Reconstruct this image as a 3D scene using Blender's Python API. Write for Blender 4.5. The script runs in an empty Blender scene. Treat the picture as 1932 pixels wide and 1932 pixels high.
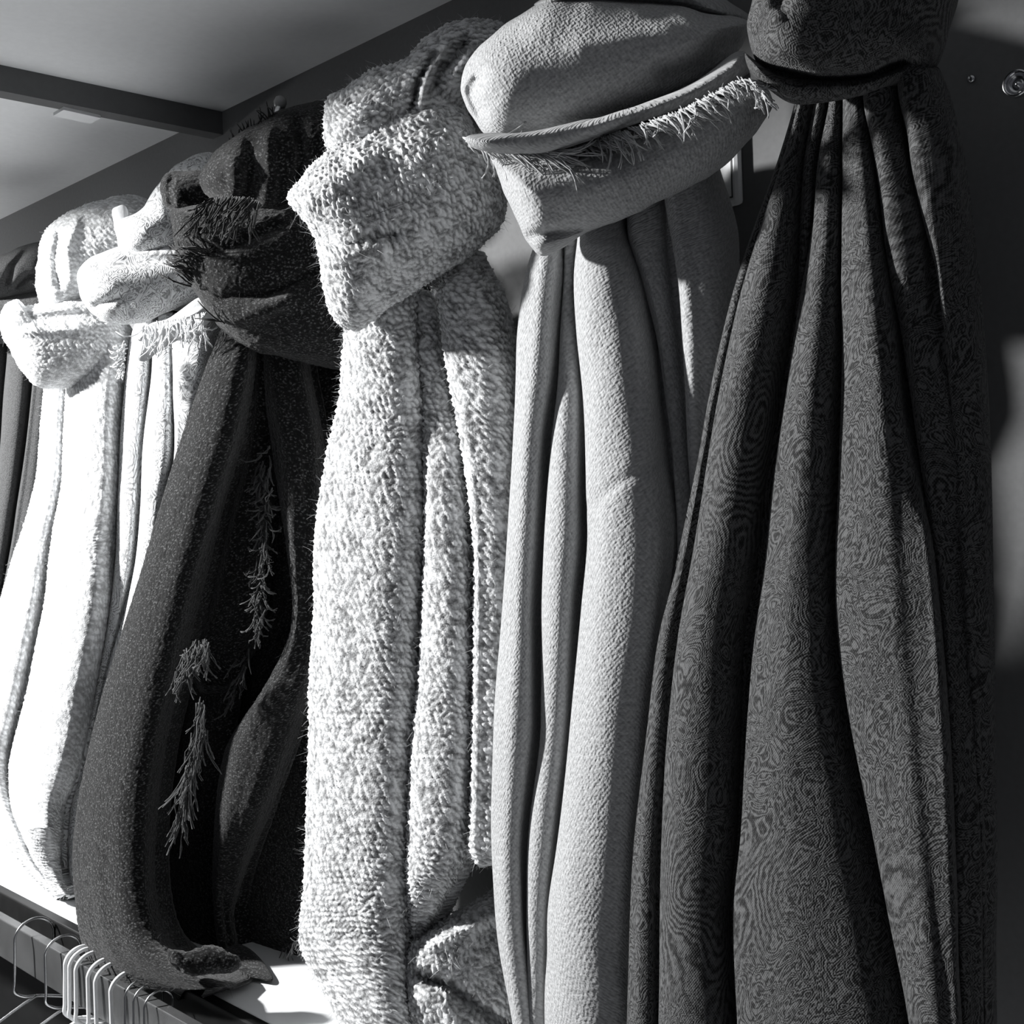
import bpy, math, random
import numpy as np
from mathutils import Matrix, Vector

# ------------------------------------------------------------------ camera, world, lights, exposure
W = 1932.0
FOC = 2167.0
CAM = np.array([0.0, -0.85, 2.0])
YAW = math.atan2(2115.0, FOC)
PITCH = math.radians(-0.55)
ROLL = math.radians(2.0)
FV = np.array([-math.sin(YAW) * math.cos(PITCH), math.cos(YAW) * math.cos(PITCH), math.sin(PITCH)])
R0 = np.array([math.cos(YAW), math.sin(YAW), 0.0])
U0 = np.cross(R0, FV)
RV = R0 * math.cos(ROLL) - U0 * math.sin(ROLL)
UV = U0 * math.cos(ROLL) + R0 * math.sin(ROLL)

scene = bpy.context.scene
col = scene.collection
cam_data = bpy.data.cameras.new('camera')
cam_data.sensor_fit = 'HORIZONTAL'
cam_data.sensor_width = 36.0
cam_data.lens = 36.0 * FOC / W
cam_data.clip_start = 0.02
cam = bpy.data.objects.new('camera', cam_data)
col.objects.link(cam)
m = Matrix.Identity(4)
for i in range(3):
    m[i][0] = RV[i]; m[i][1] = UV[i]; m[i][2] = -FV[i]; m[i][3] = CAM[i]
cam.matrix_world = m
scene.camera = cam

world = bpy.data.worlds.new('room_ambience')
scene.world = world
world.use_nodes = True
world.node_tree.nodes['Background'].inputs[0].default_value = (0.86, 0.88, 1.0, 1)
world.node_tree.nodes['Background'].inputs[1].default_value = 0.055

def spot(name, loc, target, power, angle, blend, radius):
    l = bpy.data.lights.new(name, 'SPOT')
    l.energy = power; l.spot_size = math.radians(angle); l.spot_blend = blend; l.shadow_soft_size = radius
    l.color = (1.0, 1.0, 1.0)
    o = bpy.data.objects.new(name, l)
    col.objects.link(o)
    o.location = loc
    o.rotation_euler = (Vector(target) - Vector(loc)).to_track_quat('-Z', 'Y').to_euler()
    return o

# the shop's ceiling spotlight: left of the frame, out in the room where the ceiling is higher than the soffit over the display
spot('ceiling_spotlight', (-2.45, -1.40, 2.78), (-1.35, -0.10, 1.70), 510.0, 120.0, 0.8, 0.07)

# a bare bulb under the soffit, farther along the display to the left
pb = bpy.data.lights.new('soffit_bulb', 'POINT'); pb.energy = 12.0; pb.shadow_soft_size = 0.05
pbo = bpy.data.objects.new('soffit_bulb', pb); col.objects.link(pbo); pbo.location = (-2.75, -0.50, 2.28)

scene.view_settings.view_transform = 'Standard'
scene.view_settings.look = 'None'
scene.view_settings.gamma = 1.0
scene.view_settings.use_curve_mapping = False
scene.view_settings.exposure = 0.0
scene.cycles.max_bounces = 6
scene.cycles.diffuse_bounces = 3
scene.cycles.glossy_bounces = 2

# ------------------------------------------------------------------ projection helpers (pixel -> place)
def ray(px, py):
    px = np.asarray(px, float)[..., None]; py = np.asarray(py, float)[..., None]
    return FV * FOC + RV * (px - W / 2) + UV * (W / 2 - py)

def P(px, py, d):                       # the point seen at a pixel, at distance d in front of the wall (wall is y = 0)
    v = ray(px, py)
    t = (-np.asarray(d, float) - CAM[1]) / v[..., 1]
    return CAM + v * t[..., None]

def PZ(px, py, z):                      # the point seen at a pixel, at distance z ahead of the camera
    return CAM + ray(px, py) * (np.asarray(z, float) / FOC)[..., None]

def fwd(px, py, d):
    return float((P(px, py, d) - CAM) @ FV)

rng = np.random.default_rng(7)
random.seed(7)

_tab = np.random.default_rng(3).random((256, 256))
def vnoise(x, y):
    xi = np.floor(x).astype(int); yi = np.floor(y).astype(int)
    fx = x - xi; fy = y - yi
    fx = fx * fx * (3 - 2 * fx); fy = fy * fy * (3 - 2 * fy)
    g = lambda a, b: _tab[a & 255, b & 255]
    return (g(xi, yi) * (1 - fx) + g(xi + 1, yi) * fx) * (1 - fy) + (g(xi, yi + 1) * (1 - fx) + g(xi + 1, yi + 1) * fx) * fy - 0.5

def crom(p, n, closed=False):           # Catmull-Rom through p (k, dim), n samples per span
    p = np.asarray(p, float)
    k = len(p)
    if closed:
        q = np.vstack([p[-1:], p, p[:2]]); spans = k
    else:
        q = np.vstack([2 * p[:1] - p[1:2], p, 2 * p[-1:] - p[-2:-1]]); spans = k - 1
    t = np.linspace(0, 1, n, endpoint=False)[:, None]
    out = []
    for i in range(spans):
        a, b, c, d = q[i], q[i + 1], q[i + 2], q[i + 3]
        out.append(0.5 * (2 * b + (c - a) * t + (2 * a - 5 * b + 4 * c - d) * t ** 2 + (3 * b - a - 3 * c + d) * t ** 3))
    out = np.vstack(out)
    if not closed:
        out = np.vstack([out, p[-1:]])
    return out

def resample(p, n, closed=False):
    if closed:
        p = np.vstack([p, p[:1]])
    s = np.concatenate([[0], np.cumsum(np.linalg.norm(np.diff(p, axis=0), axis=1))])
    t = np.linspace(0, s[-1], n, endpoint=not closed)
    return np.stack([np.interp(t, s, p[:, k]) for k in range(p.shape[1])], 1), s[-1]

def mesh_obj(name, verts, faces, material, parent=None, uv=None, tone=None, smooth=True):
    me = bpy.data.meshes.new(name)
    verts = np.asarray(verts, np.float32)
    if isinstance(faces, np.ndarray):
        nf, k = faces.shape
        me.vertices.add(len(verts)); me.vertices.foreach_set('co', verts.ravel())
        me.loops.add(nf * k); me.loops.foreach_set('vertex_index', faces.astype(np.int32).ravel())
        me.polygons.add(nf)
        me.polygons.foreach_set('loop_start', np.arange(0, nf * k, k, dtype=np.int32))
        me.update(calc_edges=True)
        me.validate()
    else:
        me.from_pydata([tuple(map(float, v)) for v in verts], [], [tuple(map(int, f)) for f in faces])
    if uv is not None:
        layer = me.uv_layers.new(name='UVMap')
        vi = np.empty(len(me.loops), np.int32); me.loops.foreach_get('vertex_index', vi)
        layer.data.foreach_set('uv', np.asarray(uv, np.float32)[vi].ravel())
    if tone is not None:
        at = me.attributes.new('tone', 'FLOAT', 'POINT')
        at.data.foreach_set('value', np.asarray(tone, np.float32).ravel())
    if smooth:
        me.polygons.foreach_set('use_smooth', np.ones(len(me.polygons), bool))
    me.materials.append(material)
    o = bpy.data.objects.new(name, me)
    col.objects.link(o)
    if parent is not None:
        o.parent = parent
        o.matrix_parent_inverse = Matrix.Translation(-Vector(parent.location))
    return o

def thing(name, label, cat, loc, group=None):
    o = bpy.data.objects.new(name, None)
    o.empty_display_size = 0.02
    col.objects.link(o)
    o.location = [float(c) for c in loc]
    o['label'] = label; o['category'] = cat
    if group: o['group'] = group
    return o

def tag(o, label, cat, group=None):
    o['label'] = label; o['category'] = cat
    if group: o['group'] = group
    return o

def grid_normals(g, closed):            # g: (rows, cols, 3)
    if closed:
        du = np.roll(g, -1, 1) - np.roll(g, 1, 1)
    else:
        du = np.gradient(g, axis=1)
    dv = np.gradient(g, axis=0)
    n = np.cross(du, dv)
    n /= np.linalg.norm(n, axis=2, keepdims=True) + 1e-12
    return n

def grid_faces(nv, nu, closed):
    i = np.arange(nv - 1)[:, None]
    j = np.arange(nu if closed else nu - 1)[None, :]
    j2 = (j + 1) % nu
    return np.stack([i * nu + j, i * nu + j2, (i + 1) * nu + j2, (i + 1) * nu + j], -1).reshape(-1, 4)

def stitches(u, v, a=0.0058, b=0.0066, seed=0):          # knitted loops: height 0..1 and a tone per loop
    wu = u + 0.0035 * vnoise(u * 70 + seed, v * 70) + 0.0010 * vnoise(u * 420, v * 420 + seed)
    wv = v + 0.0040 * vnoise(u * 45 + 9, v * 45 + seed) + 0.0010 * vnoise(u * 400 + 31, v * 400)
    y0 = wv / a
    h = np.zeros(u.shape); tone = np.zeros(u.shape); wsum = np.full(u.shape, 1e-4)
    for dj in (-1, 0, 1):
        j = np.floor(y0) + dj
        x0 = wu / b + 0.5 * (j % 2)
        for di in (-1, 0, 1):
            i = np.floor(x0) + di
            ii = i.astype(int); jj = j.astype(int)
            r1 = _tab[(ii * 7 + 13) & 255, (jj * 5 + seed) & 255]; r2 = _tab[(ii * 3 + 101) & 255, (jj * 11 + 57 + seed) & 255]
            r3 = _tab[(ii * 5 + 61) & 255, (jj * 13 + 5 + seed) & 255]
            x = x0 - i - 0.5 - 0.5 * (r1 - 0.5); y = y0 - j - 0.5 - 0.5 * (r2 - 0.5)
            sl = 0.55 if seed % 2 else 0.35
            y = y + x * sl * (1 if (r3 > 0.35) else -1) if np.isscalar(r3) else y + x * sl * np.where(r3 > 0.35, 1, -1)
            hh = np.exp(-((x / 0.52) ** 2 + (y / 0.34) ** 2)) * (0.35 + 0.85 * r3)
            h = np.maximum(h, hh)
            tone += hh ** 2 * r1; wsum += hh ** 2
    return h, tone / wsum

def finish(name, g, uvg, material, parent, closed, nblend=None, extra=None, disp=None, wrinkle=0.0, wscale=(14, 5), fine=0.0, caps=True):
    nv, nu, _ = g.shape
    n = grid_normals(g, closed)
    out = np.einsum('ijk,ijk->ij', n, g - g.mean(1, keepdims=True))
    if out.sum() < 0: n = -n
    if nblend is not None:
        n = n * (1 - nblend[..., None]) - FV * nblend[..., None]
        n /= np.linalg.norm(n, axis=2, keepdims=True) + 1e-12
    u, v = uvg[..., 0], uvg[..., 1]
    off = np.zeros((nv, nu)) if extra is None else extra.copy()
    if wrinkle:
        off += wrinkle * (vnoise(u * wscale[0] + 3.1, v * wscale[1] + 7.7) + 0.5 * vnoise(u * wscale[0] * 2.3, v * wscale[1] * 2.6 + 40))
    if fine:
        off += fine * vnoise(u * 330, v * 330)
    tone = None
    if disp:
        h, tone = stitches(u, v, seed=disp[1])
        off += disp[0] * h
        tone = np.clip(0.35 * tone + 0.75 * h - 0.05, 0, 1)  # low gaps between loops go darker: their shade is put into the colour
    g = g + n * off[..., None]
    verts = g.reshape(-1, 3)
    faces = grid_faces(nv, nu, closed)
    uvv = uvg.reshape(-1, 2)
    o = mesh_obj(name, verts, faces, material, parent, uv=uvv, tone=None if tone is None else tone.ravel())
    return o, g, n

TAILS = {}
def tail(name, rows, material, parent, dv=0.08, amp=0.05, k=0.75, back=0.03, fades=None, spacing=0.0022, vsp=None, disp=None,
         wrinkle=0.004, dvs=None, key=None, ramp=None, close=0.012, rend=None, wscale=(14, 5), fine=0.0, peak=None, creases=(), lean=0.0):
    """hanging cloth: rows = (pixel row, [left edge of each fold ..., right edge]); each fold is a rounded ridge that
    comes out of the valley depth dv by up to amp metres; closed at the back."""
    ys = np.array([r[0] for r in rows], float)
    E = np.array([r[1] for r in rows], float)
    nl = E.shape[1] - 1
    zc = fwd(E[:, 0].mean(), ys.mean(), dv + amp)
    length = (ys[-1] - ys[0]) * zc / FOC
    vsp = vsp or spacing
    nv = max(24, int(length / vsp))
    per = max(4, int(math.ceil(nv / (len(rows) - 1))) )
    YE = crom(np.column_stack([ys, E]), per)
    y = YE[:, 0]; E = YE[:, 1:]
    nv = len(y)
    t = (y - y[0]) / (y[-1] - y[0])
    dvs = np.asarray(dvs if dvs is not None else [dv] * (nl + 1), float)
    if rend is not None: dvs[-1] = rend
    rampv = np.ones(nv) if ramp is None else np.interp(t, [r[0] for r in ramp], [r[1] for r in ramp])
    ctrl = []
    for l in range(nl):
        e, f = E[:, l], E[:, l + 1]
        w = np.maximum(f - e, 1.0)
        wm = w * zc / FOC
        A = np.minimum(amp, k * wm) * rampv
        va, vb = dvs[l] * np.ones(nv), dvs[l + 1] * np.ones(nv)
        fa = np.ones(nv)
        if fades and l in fades:
            fa = np.interp(y, [q[0] for q in fades[l]], [q[1] for q in fades[l]])
        fb = np.ones(nv)
        if fades and l + 1 in fades:
            fb = np.interp(y, [q[0] for q in fades[l + 1]], [q[1] for q in fades[l + 1]])
        v0 = va
        va = v0 + (1 - fa) * A * 0.86
        ctrl.append((e + 0.10 * w * fa, va))
        ctrl.append((e + 0.00 * w, v0 + A * (0.55 + 0.33 * (1 - fa))))
        pk = 0.24 if peak is None else peak[l]
        ctrl.append((e + 0.38 * pk * w, v0 + A * (0.85 + 0.08 * (1 - fa))))
        ctrl.append((e + pk * w, v0 * 0.5 + vb * 0.5 + A))
        ctrl.append((e + (pk + 0.36 * (1 - pk)) * w, 0.35 * v0 + 0.65 * vb + 0.92 * A))
        ctrl.append((e + (pk + 0.68 * (1 - pk)) * w, 0.15 * v0 + 0.85 * vb + (0.71 + 0.18 * (1 - fb)) * A))
        ctrl.append((e + 0.95 * w, vb + (0.26 + 0.60 * (1 - fb)) * A))
    ctrl.append((E[:, -1], dvs[-1] * np.ones(nv)))
    px = np.stack([c[0] for c in ctrl], 1); dd = np.stack([c[1] for c in ctrl], 1) + lean * (t ** 1.3)[:, None]
    pts = P(px, np.repeat(y[:, None], px.shape[1], 1), dd)          # (nv, nc, 3)
    dense = crom(pts.transpose(1, 0, 2).reshape(pts.shape[1], -1), 10).reshape(-1, nv, 3).transpose(1, 0, 2)
    arc = np.linalg.norm(np.diff(dense, axis=1), axis=2).sum(1)
    nuf = max(40, int(np.percentile(arc, 85) / spacing))
    nub = 14
    g = np.empty((nv, nuf + nub, 3)); uvg = np.empty((nv, nuf + nub, 2))
    vlen = np.concatenate([[0], np.cumsum(np.linalg.norm(np.diff(dense[:, len(dense[0]) // 2], axis=0), axis=1))])
    for i in range(nv):
        fr, L = resample(dense[i], nuf)
        g[i, :nuf] = fr
        a, b = fr[-1], fr[0]
        sb = np.linspace(0, 1, nub + 2)[1:-1, None]
        bk = a * (1 - sb) + b * sb
        prof = np.sin(np.pi * sb[:, 0]) ** 0.5
        bk[:, 1] = bk[:, 1] * (1 - prof) + (-back - 0.6 * lean * t[i]) * prof
        bk[:, 0] += prof * 0.012
        g[i, nuf:] = bk
        uvg[i, :, 0] = np.concatenate([np.linspace(0, L, nuf), L + np.cumsum(np.linalg.norm(np.diff(np.vstack([a[None], bk]), axis=0), axis=1))])
        uvg[i, :, 1] = -vlen[i]
    # close both ends: draw the last few rows in to a rounded hem
    nclose = max(3, int(close / vsp))
    for end in (0, 1):
        for q in range(nclose):
            i = q if end == 0 else nv - 1 - q
            s = math.sqrt(max(0.0, 1 - (1 - (q + 0.02) / nclose) ** 2))
            c = g[i].mean(0)
            c2 = c.copy()
            g[i, :, 1] = c2[1] + (g[i, :, 1] - c2[1]) * s
            g[i, :, 0] = c2[0] + (g[i, :, 0] - c2[0]) * (0.55 + 0.45 * s)
    extra = np.zeros(g.shape[:2])
    if creases:
        rel = g - CAM; zz = rel @ FV
        qx = W / 2 + FOC * (rel @ RV) / zz; qy = W / 2 - FOC * (rel @ UV) / zz
        for line, wd, dep in creases:
            dd, al = seg_dist(qx, qy, line)
            extra += dep * np.exp(-(dd / wd) ** 2) * np.clip(np.minimum(al, 1 - al) * 5 + 0.2, 0, 1)
        extra[:, nuf:] = 0
    o, gg, nn = finish(name, g, uvg, material, parent, True, extra=extra, disp=disp, wrinkle=wrinkle, wscale=wscale, fine=fine)
    if key: TAILS.setdefault(key, []).append((gg[:, :nuf].reshape(-1, 3), nn[:, :nuf].reshape(-1, 3)))
    return o

def seg_dist(px, py, line):
    best = np.full(px.shape, 1e9); along = np.zeros(px.shape)
    line = np.asarray(line, float)
    tot = 0; L = np.linalg.norm(np.diff(line, axis=0), axis=1); S = L.sum()
    for q in range(len(line) - 1):
        a, b = line[q], line[q + 1]
        ab = b - a
        t = np.clip(((px - a[0]) * ab[0] + (py - a[1]) * ab[1]) / (ab @ ab), 0, 1)
        d = np.hypot(px - a[0] - t * ab[0], py - a[1] - t * ab[1])
        s = d < best
        best = np.where(s, d, best); along = np.where(s, (tot + t * L[q]) / S, along)
        tot += L[q]
    return best, along

def blob(name, outline, spine, d, thick, material, parent, creases=(), slope=(0, 0), power=1.0, spacing=0.0024, disp=None,
         wrinkle=0.004, backthick=None, key=None, angle=0.0, fine=0.0, wscale=(20, 20)):
    """a rounded wrap of cloth: traced outline, puffed out towards and away from the viewer around a spine;
    creases = (polyline, width px, metres) ridges (+) or grooves (-)."""
    out = crom(outline, 12, closed=True)
    spine = np.asarray(spine, float)
    cx, cy = spine.mean(0)
    z0 = fwd(cx, cy, d)
    mpp = z0 / FOC
    nu = max(60, int(np.linalg.norm(np.diff(out, axis=0), axis=1).sum() * mpp / spacing))
    O, _ = resample(out, nu, closed=True)
    ext = (O.max(0) - O.min(0)).min() * 0.5 * mpp
    nr = max(14, int((ext + thick * 0.6) / spacing))
    if len(spine) == 1:
        S = np.repeat(spine, nu, 0)
    else:
        sp = resample(spine, 60)[0]
        dist = np.linalg.norm(O[:, None] - sp[None], axis=2) ** 2
        wgt = np.exp(-dist / (2 * (0.35 * ext / mpp) ** 2) + dist.min(1, keepdims=True) / (2 * (0.35 * ext / mpp) ** 2))
        S = (wgt[..., None] * sp[None]).sum(1) / wgt.sum(1)[:, None]
    th = np.linspace(0, np.pi / 2, nr)
    rho = np.cos(th); hh = np.sin(th) ** power
    rho[-1] = 0.0
    px = O[None, :, 0] * rho[:, None] + S[None, :, 0] * (1 - rho[:, None])
    py = O[None, :, 1] * rho[:, None] + S[None, :, 1] * (1 - rho[:, None])
    h = np.repeat(hh[:, None], nu, 1)
    off = thick * h
    for line, wd, dep in creases:
        dd, al = seg_dist(px, py, line)
        off = off + dep * np.exp(-(dd / wd) ** 2) * np.minimum(1, h * 2.2) * np.clip(np.minimum(al, 1 - al) * 6 + 0.25, 0, 1)
    zf = z0 + slope[0] * (px - cx) * mpp + slope[1] * (py - cy) * mpp - off
    front = PZ(px, py, zf)
    bt = thick if backthick is None else backthick
    nb = 8
    thb = np.linspace(0, np.pi / 2, nb + 1)[1:]
    rb = np.cos(thb); rb[-1] = 0.02
    pxb = O[None, :, 0] * rb[:, None] + S[None, :, 0] * (1 - rb[:, None])
    pyb = O[None, :, 1] * rb[:, None] + S[None, :, 1] * (1 - rb[:, None])
    zb = z0 + slope[0] * (pxb - cx) * mpp + slope[1] * (pyb - cy) * mpp + bt * np.sin(thb)[:, None]
    backp = PZ(pxb, pyb, zb)
    g = np.concatenate([front[::-1], backp], 0)
    ca, sa = math.cos(angle), math.sin(angle)
    X = np.concatenate([px[::-1], pxb], 0) - cx; Y = -(np.concatenate([py[::-1], pyb], 0) - cy)
    # unroll roughly: stretch the texture where the surface turns away at the rim
    rr = np.concatenate([rho[::-1], rb])[:, None]
    stretch = np.where(rr > 0.02, np.arcsin(np.clip(rr, 0, 1)) / np.maximum(rr, 0.02), 1.0)
    X = X * stretch; Y = Y * stretch
    uvg = np.stack([(X * ca - Y * sa) * mpp, (X * sa + Y * ca) * mpp], -1)
    n = grid_normals(g, True)
    nb_w = np.concatenate([np.clip(1.4 - rho[::-1] / 0.14, 0, 1), np.zeros(nb)])[:, None] * np.ones((1, nu))
    o, gg, nn = finish(name, g, uvg, material, parent, True, nblend=nb_w, disp=disp, wrinkle=wrinkle, wscale=wscale, fine=fine)
    if key: TAILS.setdefault(key, []).append((gg[:nr].reshape(-1, 3), nn[:nr].reshape(-1, 3)))
    return o

def tube_geo(pts, rad, ns=6):
    pts = np.asarray(pts, float); n = len(pts)
    rad = np.broadcast_to(np.asarray(rad, float), (n,))
    T = np.gradient(pts, axis=0); T /= np.linalg.norm(T, axis=1, keepdims=True) + 1e-12
    ref = np.array([0.31, 0.42, 0.85])
    if abs(T[0] @ ref) > 0.9: ref = np.array([0.9, -0.3, 0.1])
    vs = []
    nrm = ref - T[0] * (ref @ T[0]); nrm /= np.linalg.norm(nrm)
    for i in range(n):
        nrm = nrm - T[i] * (nrm @ T[i]); nrm /= np.linalg.norm(nrm) + 1e-12
        b = np.cross(T[i], nrm)
        for q in range(ns):
            a = 2 * math.pi * q / ns
            vs.append(pts[i] + rad[i] * (math.cos(a) * nrm + math.sin(a) * b))
    f = []
    for i in range(n - 1):
        for q in range(ns):
            f.append((i * ns + q, i * ns + (q + 1) % ns, (i + 1) * ns + (q + 1) % ns, (i + 1) * ns + q))
    f.append(tuple(range(ns))[::-1]); f.append(tuple((n - 1) * ns + q for q in range(ns)))
    return vs, f

class MB:
    def __init__(s): s.v = []; s.f = []
    def add(s, v, f):
        b = len(s.v); s.v += [tuple(map(float, q)) for q in v]; s.f += [tuple(b + k for k in q) for q in f]; return s
    def tube(s, pts, rad, ns=6): return s.add(*tube_geo(pts, rad, ns))
    def box(s, x0, x1, y0, y1, z0, z1):
        v = [(x, y, z) for z in (z0, z1) for y in (y0, y1) for x in (x0, x1)]
        return s.add(v, [(0, 2, 3, 1), (4, 5, 7, 6), (0, 1, 5, 4), (2, 6, 7, 3), (0, 4, 6, 2), (1, 3, 7, 5)])
    def lathe(s, prof, org, axis, n=20):            # prof: (radius, along axis)
        ax = Vector(axis).normalized(); u = ax.orthogonal().normalized(); w = ax.cross(u)
        v = []
        for r, h in prof:
            for q in range(n):
                a = 2 * math.pi * q / n
                v.append(tuple(Vector(org) + ax * h + (u * math.cos(a) + w * math.sin(a)) * r))
        f = []
        for i in range(len(prof) - 1):
            for q in range(n):
                f.append((i * n + q, i * n + (q + 1) % n, (i + 1) * n + (q + 1) % n, (i + 1) * n + q))
        f.append(tuple(range(n))[::-1]); f.append(tuple((len(prof) - 1) * n + q for q in range(n)))
        return s.add(v, f)
    def build(s, name, material, parent=None, smooth=False, bevel=0):
        o = mesh_obj(name, s.v, s.f, material, parent, smooth=smooth)
        if bevel:
            b = o.modifiers.new('edge', 'BEVEL'); b.width = bevel; b.segments = 2; b.limit_method = 'ANGLE'
        return o

def fringe(name, edge, d, material, parent, n, length, direction, jitter=0.35, rad=0.0006, curl=0.5, lift=0.012, twist=0, dz=0.0, seed=1, spread=1.2):
    """loose yarn ends that start along a pixel polyline and run in a pixel direction"""
    r = np.random.default_rng(seed)
    e, _ = resample(crom(edge, 12) if len(edge) > 2 else np.asarray(edge, float), n)
    mb = MB()
    for i in range(n):
        p = e[i] + r.normal(0, spread, 2)
        ang = math.atan2(direction[1], direction[0]) + r.normal(0, jitter)
        L = length * r.uniform(0.6, 1.2)
        c = r.normal(0, curl)
        z = fwd(p[0], p[1], d) + dz
        pts = []
        q = p.copy(); lf = lift * r.uniform(0.3, 1.2)
        ns = 7
        for k in range(ns):
            t = k / (ns - 1)
            pts.append(PZ(q[0], q[1], z - lf * math.sin(t * math.pi * 0.9) + 0.001))
            a2 = ang + c * t
            q = q + np.array([math.cos(a2), math.sin(a2)]) * L / (ns - 1)
        mb.tube(pts, np.linspace(rad, rad * 0.6, ns), 4)
        if twist:
            pts2 = [a + rng.normal(0, rad * 1.4, 3) for a in pts]
            mb.tube(pts2, rad * 0.7, 3)
    o = mb.build(name, material, parent, smooth=True)
    o['kind'] = 'stuff'
    return o

def fuzz(name, key, n, length, material, parent, width=0.00016, seed=5):
    r = np.random.default_rng(seed)
    pos = np.vstack([a for a, b in TAILS[key]]); nor = np.vstack([b for a, b in TAILS[key]])
    idx = r.integers(0, len(pos), n)
    p = pos[idx]; nn = nor[idx]
    dirv = nn * 0.8 + r.normal(0, 0.55, (n, 3)); dirv /= np.linalg.norm(dirv, axis=1, keepdims=True)
    bend = r.normal(0, 0.5, (n, 3)); bend[:, 2] -= 0.25
    L = length * r.uniform(0.35, 1.2, (n, 1))
    side = np.cross(dirv, r.normal(0, 1, (n, 3))); side /= np.linalg.norm(side, axis=1, keepdims=True)
    lv = []
    for t in (0.0, 0.5, 1.0):
        c = p + dirv * L * t + bend * L * t * t * 0.6
        w = width * (1 - 0.55 * t)
        lv.append(c - side * w); lv.append(c + side * w)
    v = np.stack(lv, 1).reshape(-1, 3)
    b = (np.arange(n) * 6)[:, None]
    f = np.concatenate([b + np.array([0, 1, 3, 2]), b + np.array([2, 3, 5, 4])], 0)
    o = mesh_obj(name, v, f, material, parent, smooth=False)
    o['kind'] = 'stuff'
    return o

# ------------------------------------------------------------------ materials
def new_mat(name):
    mt = bpy.data.materials.new(name); mt.use_nodes = True
    nt = mt.node_tree
    return mt, nt, nt.nodes['Principled BSDF']

def node(nt, typ, **kw):
    n = nt.nodes.new(typ)
    for k_, v_ in kw.items():
        if k_ in ('operation', 'noise_dimensions', 'feature', 'distance', 'attribute_name', 'data_type', 'blend_type', 'voronoi_dimensions', 'uv_map', 'normalize', 'interpolation_type', 'invert'):
            setattr(n, k_, v_)
        else:
            n.inputs[k_].default_value = v_
    return n

def grey(v, tint=0.02):
    return (v * (1 - tint * 0.6), v, v * (1 + tint * 0.5), 1)

def ramp_node(nt, stops):
    r = nt.nodes.new('ShaderNodeValToRGB')
    el = r.color_ramp.elements
    el[0].position, el[0].color = stops[0][0], grey(stops[0][1])
    el[1].position, el[1].color = stops[-1][0], grey(stops[-1][1])
    for p_, c_ in stops[1:-1]:
        e = el.new(p_); e.color = grey(c_)
    return r

def uvvec(nt, sx, sy):
    uvn = nt.nodes.new('ShaderNodeUVMap'); uvn.uv_map = 'UVMap'
    mp = node(nt, 'ShaderNodeMapping')
    mp.inputs['Scale'].default_value = (sx, sy, 1)
    nt.links.new(uvn.outputs[0], mp.inputs['Vector'])
    return mp.outputs[0]

def math_n(nt, op, a, b=None, c=None):
    n = nt.nodes.new('ShaderNodeMath'); n.operation = op
    for i_, x in enumerate((a, b, c)):
        if x is None: continue
        if isinstance(x, (int, float)): n.inputs[i_].default_value = x
        else: nt.links.new(x, n.inputs[i_])
    return n.outputs[0]

def add_bump(nt, bsdf, height, strength, dist):
    b = nt.nodes.new('ShaderNodeBump')
    b.inputs['Strength'].default_value = strength; b.inputs['Distance'].default_value = dist
    nt.links.new(height, b.inputs['Height']); nt.links.new(b.outputs[0], bsdf.inputs['Normal'])

def cloth_base(bsdf, rough=0.9, sheen=0.25):
    bsdf.inputs['Roughness'].default_value = rough
    bsdf.inputs['Specular IOR Level'].default_value = 0.15
    bsdf.inputs['Sheen Weight'].default_value = sheen
    bsdf.inputs['Sheen Roughness'].default_value = 0.4

def plain(name, v, rough=0.7, metal=0.0, spec=0.5, noise=0.0, scale=60, bump=0.0):
    mt, nt, b = new_mat(name)
    b.inputs['Base Color'].default_value = grey(v)
    b.inputs['Roughness'].default_value = rough; b.inputs['Metallic'].default_value = metal
    b.inputs['Specular IOR Level'].default_value = spec
    tc = nt.nodes.new('ShaderNodeTexCoord')
    nz = node(nt, 'ShaderNodeTexNoise', Scale=scale, Detail=4.0)
    nt.links.new(tc.outputs['Object'], nz.inputs['Vector'])
    r = ramp_node(nt, [(0.3, v * (1 - noise)), (0.7, min(1, v * (1 + noise)))])
    nt.links.new(nz.outputs['Fac'], r.inputs[0]); nt.links.new(r.outputs[0], b.inputs['Base Color'])
    if bump: add_bump(nt, b, nz.outputs['Fac'], bump, 0.002)
    return mt

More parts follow.
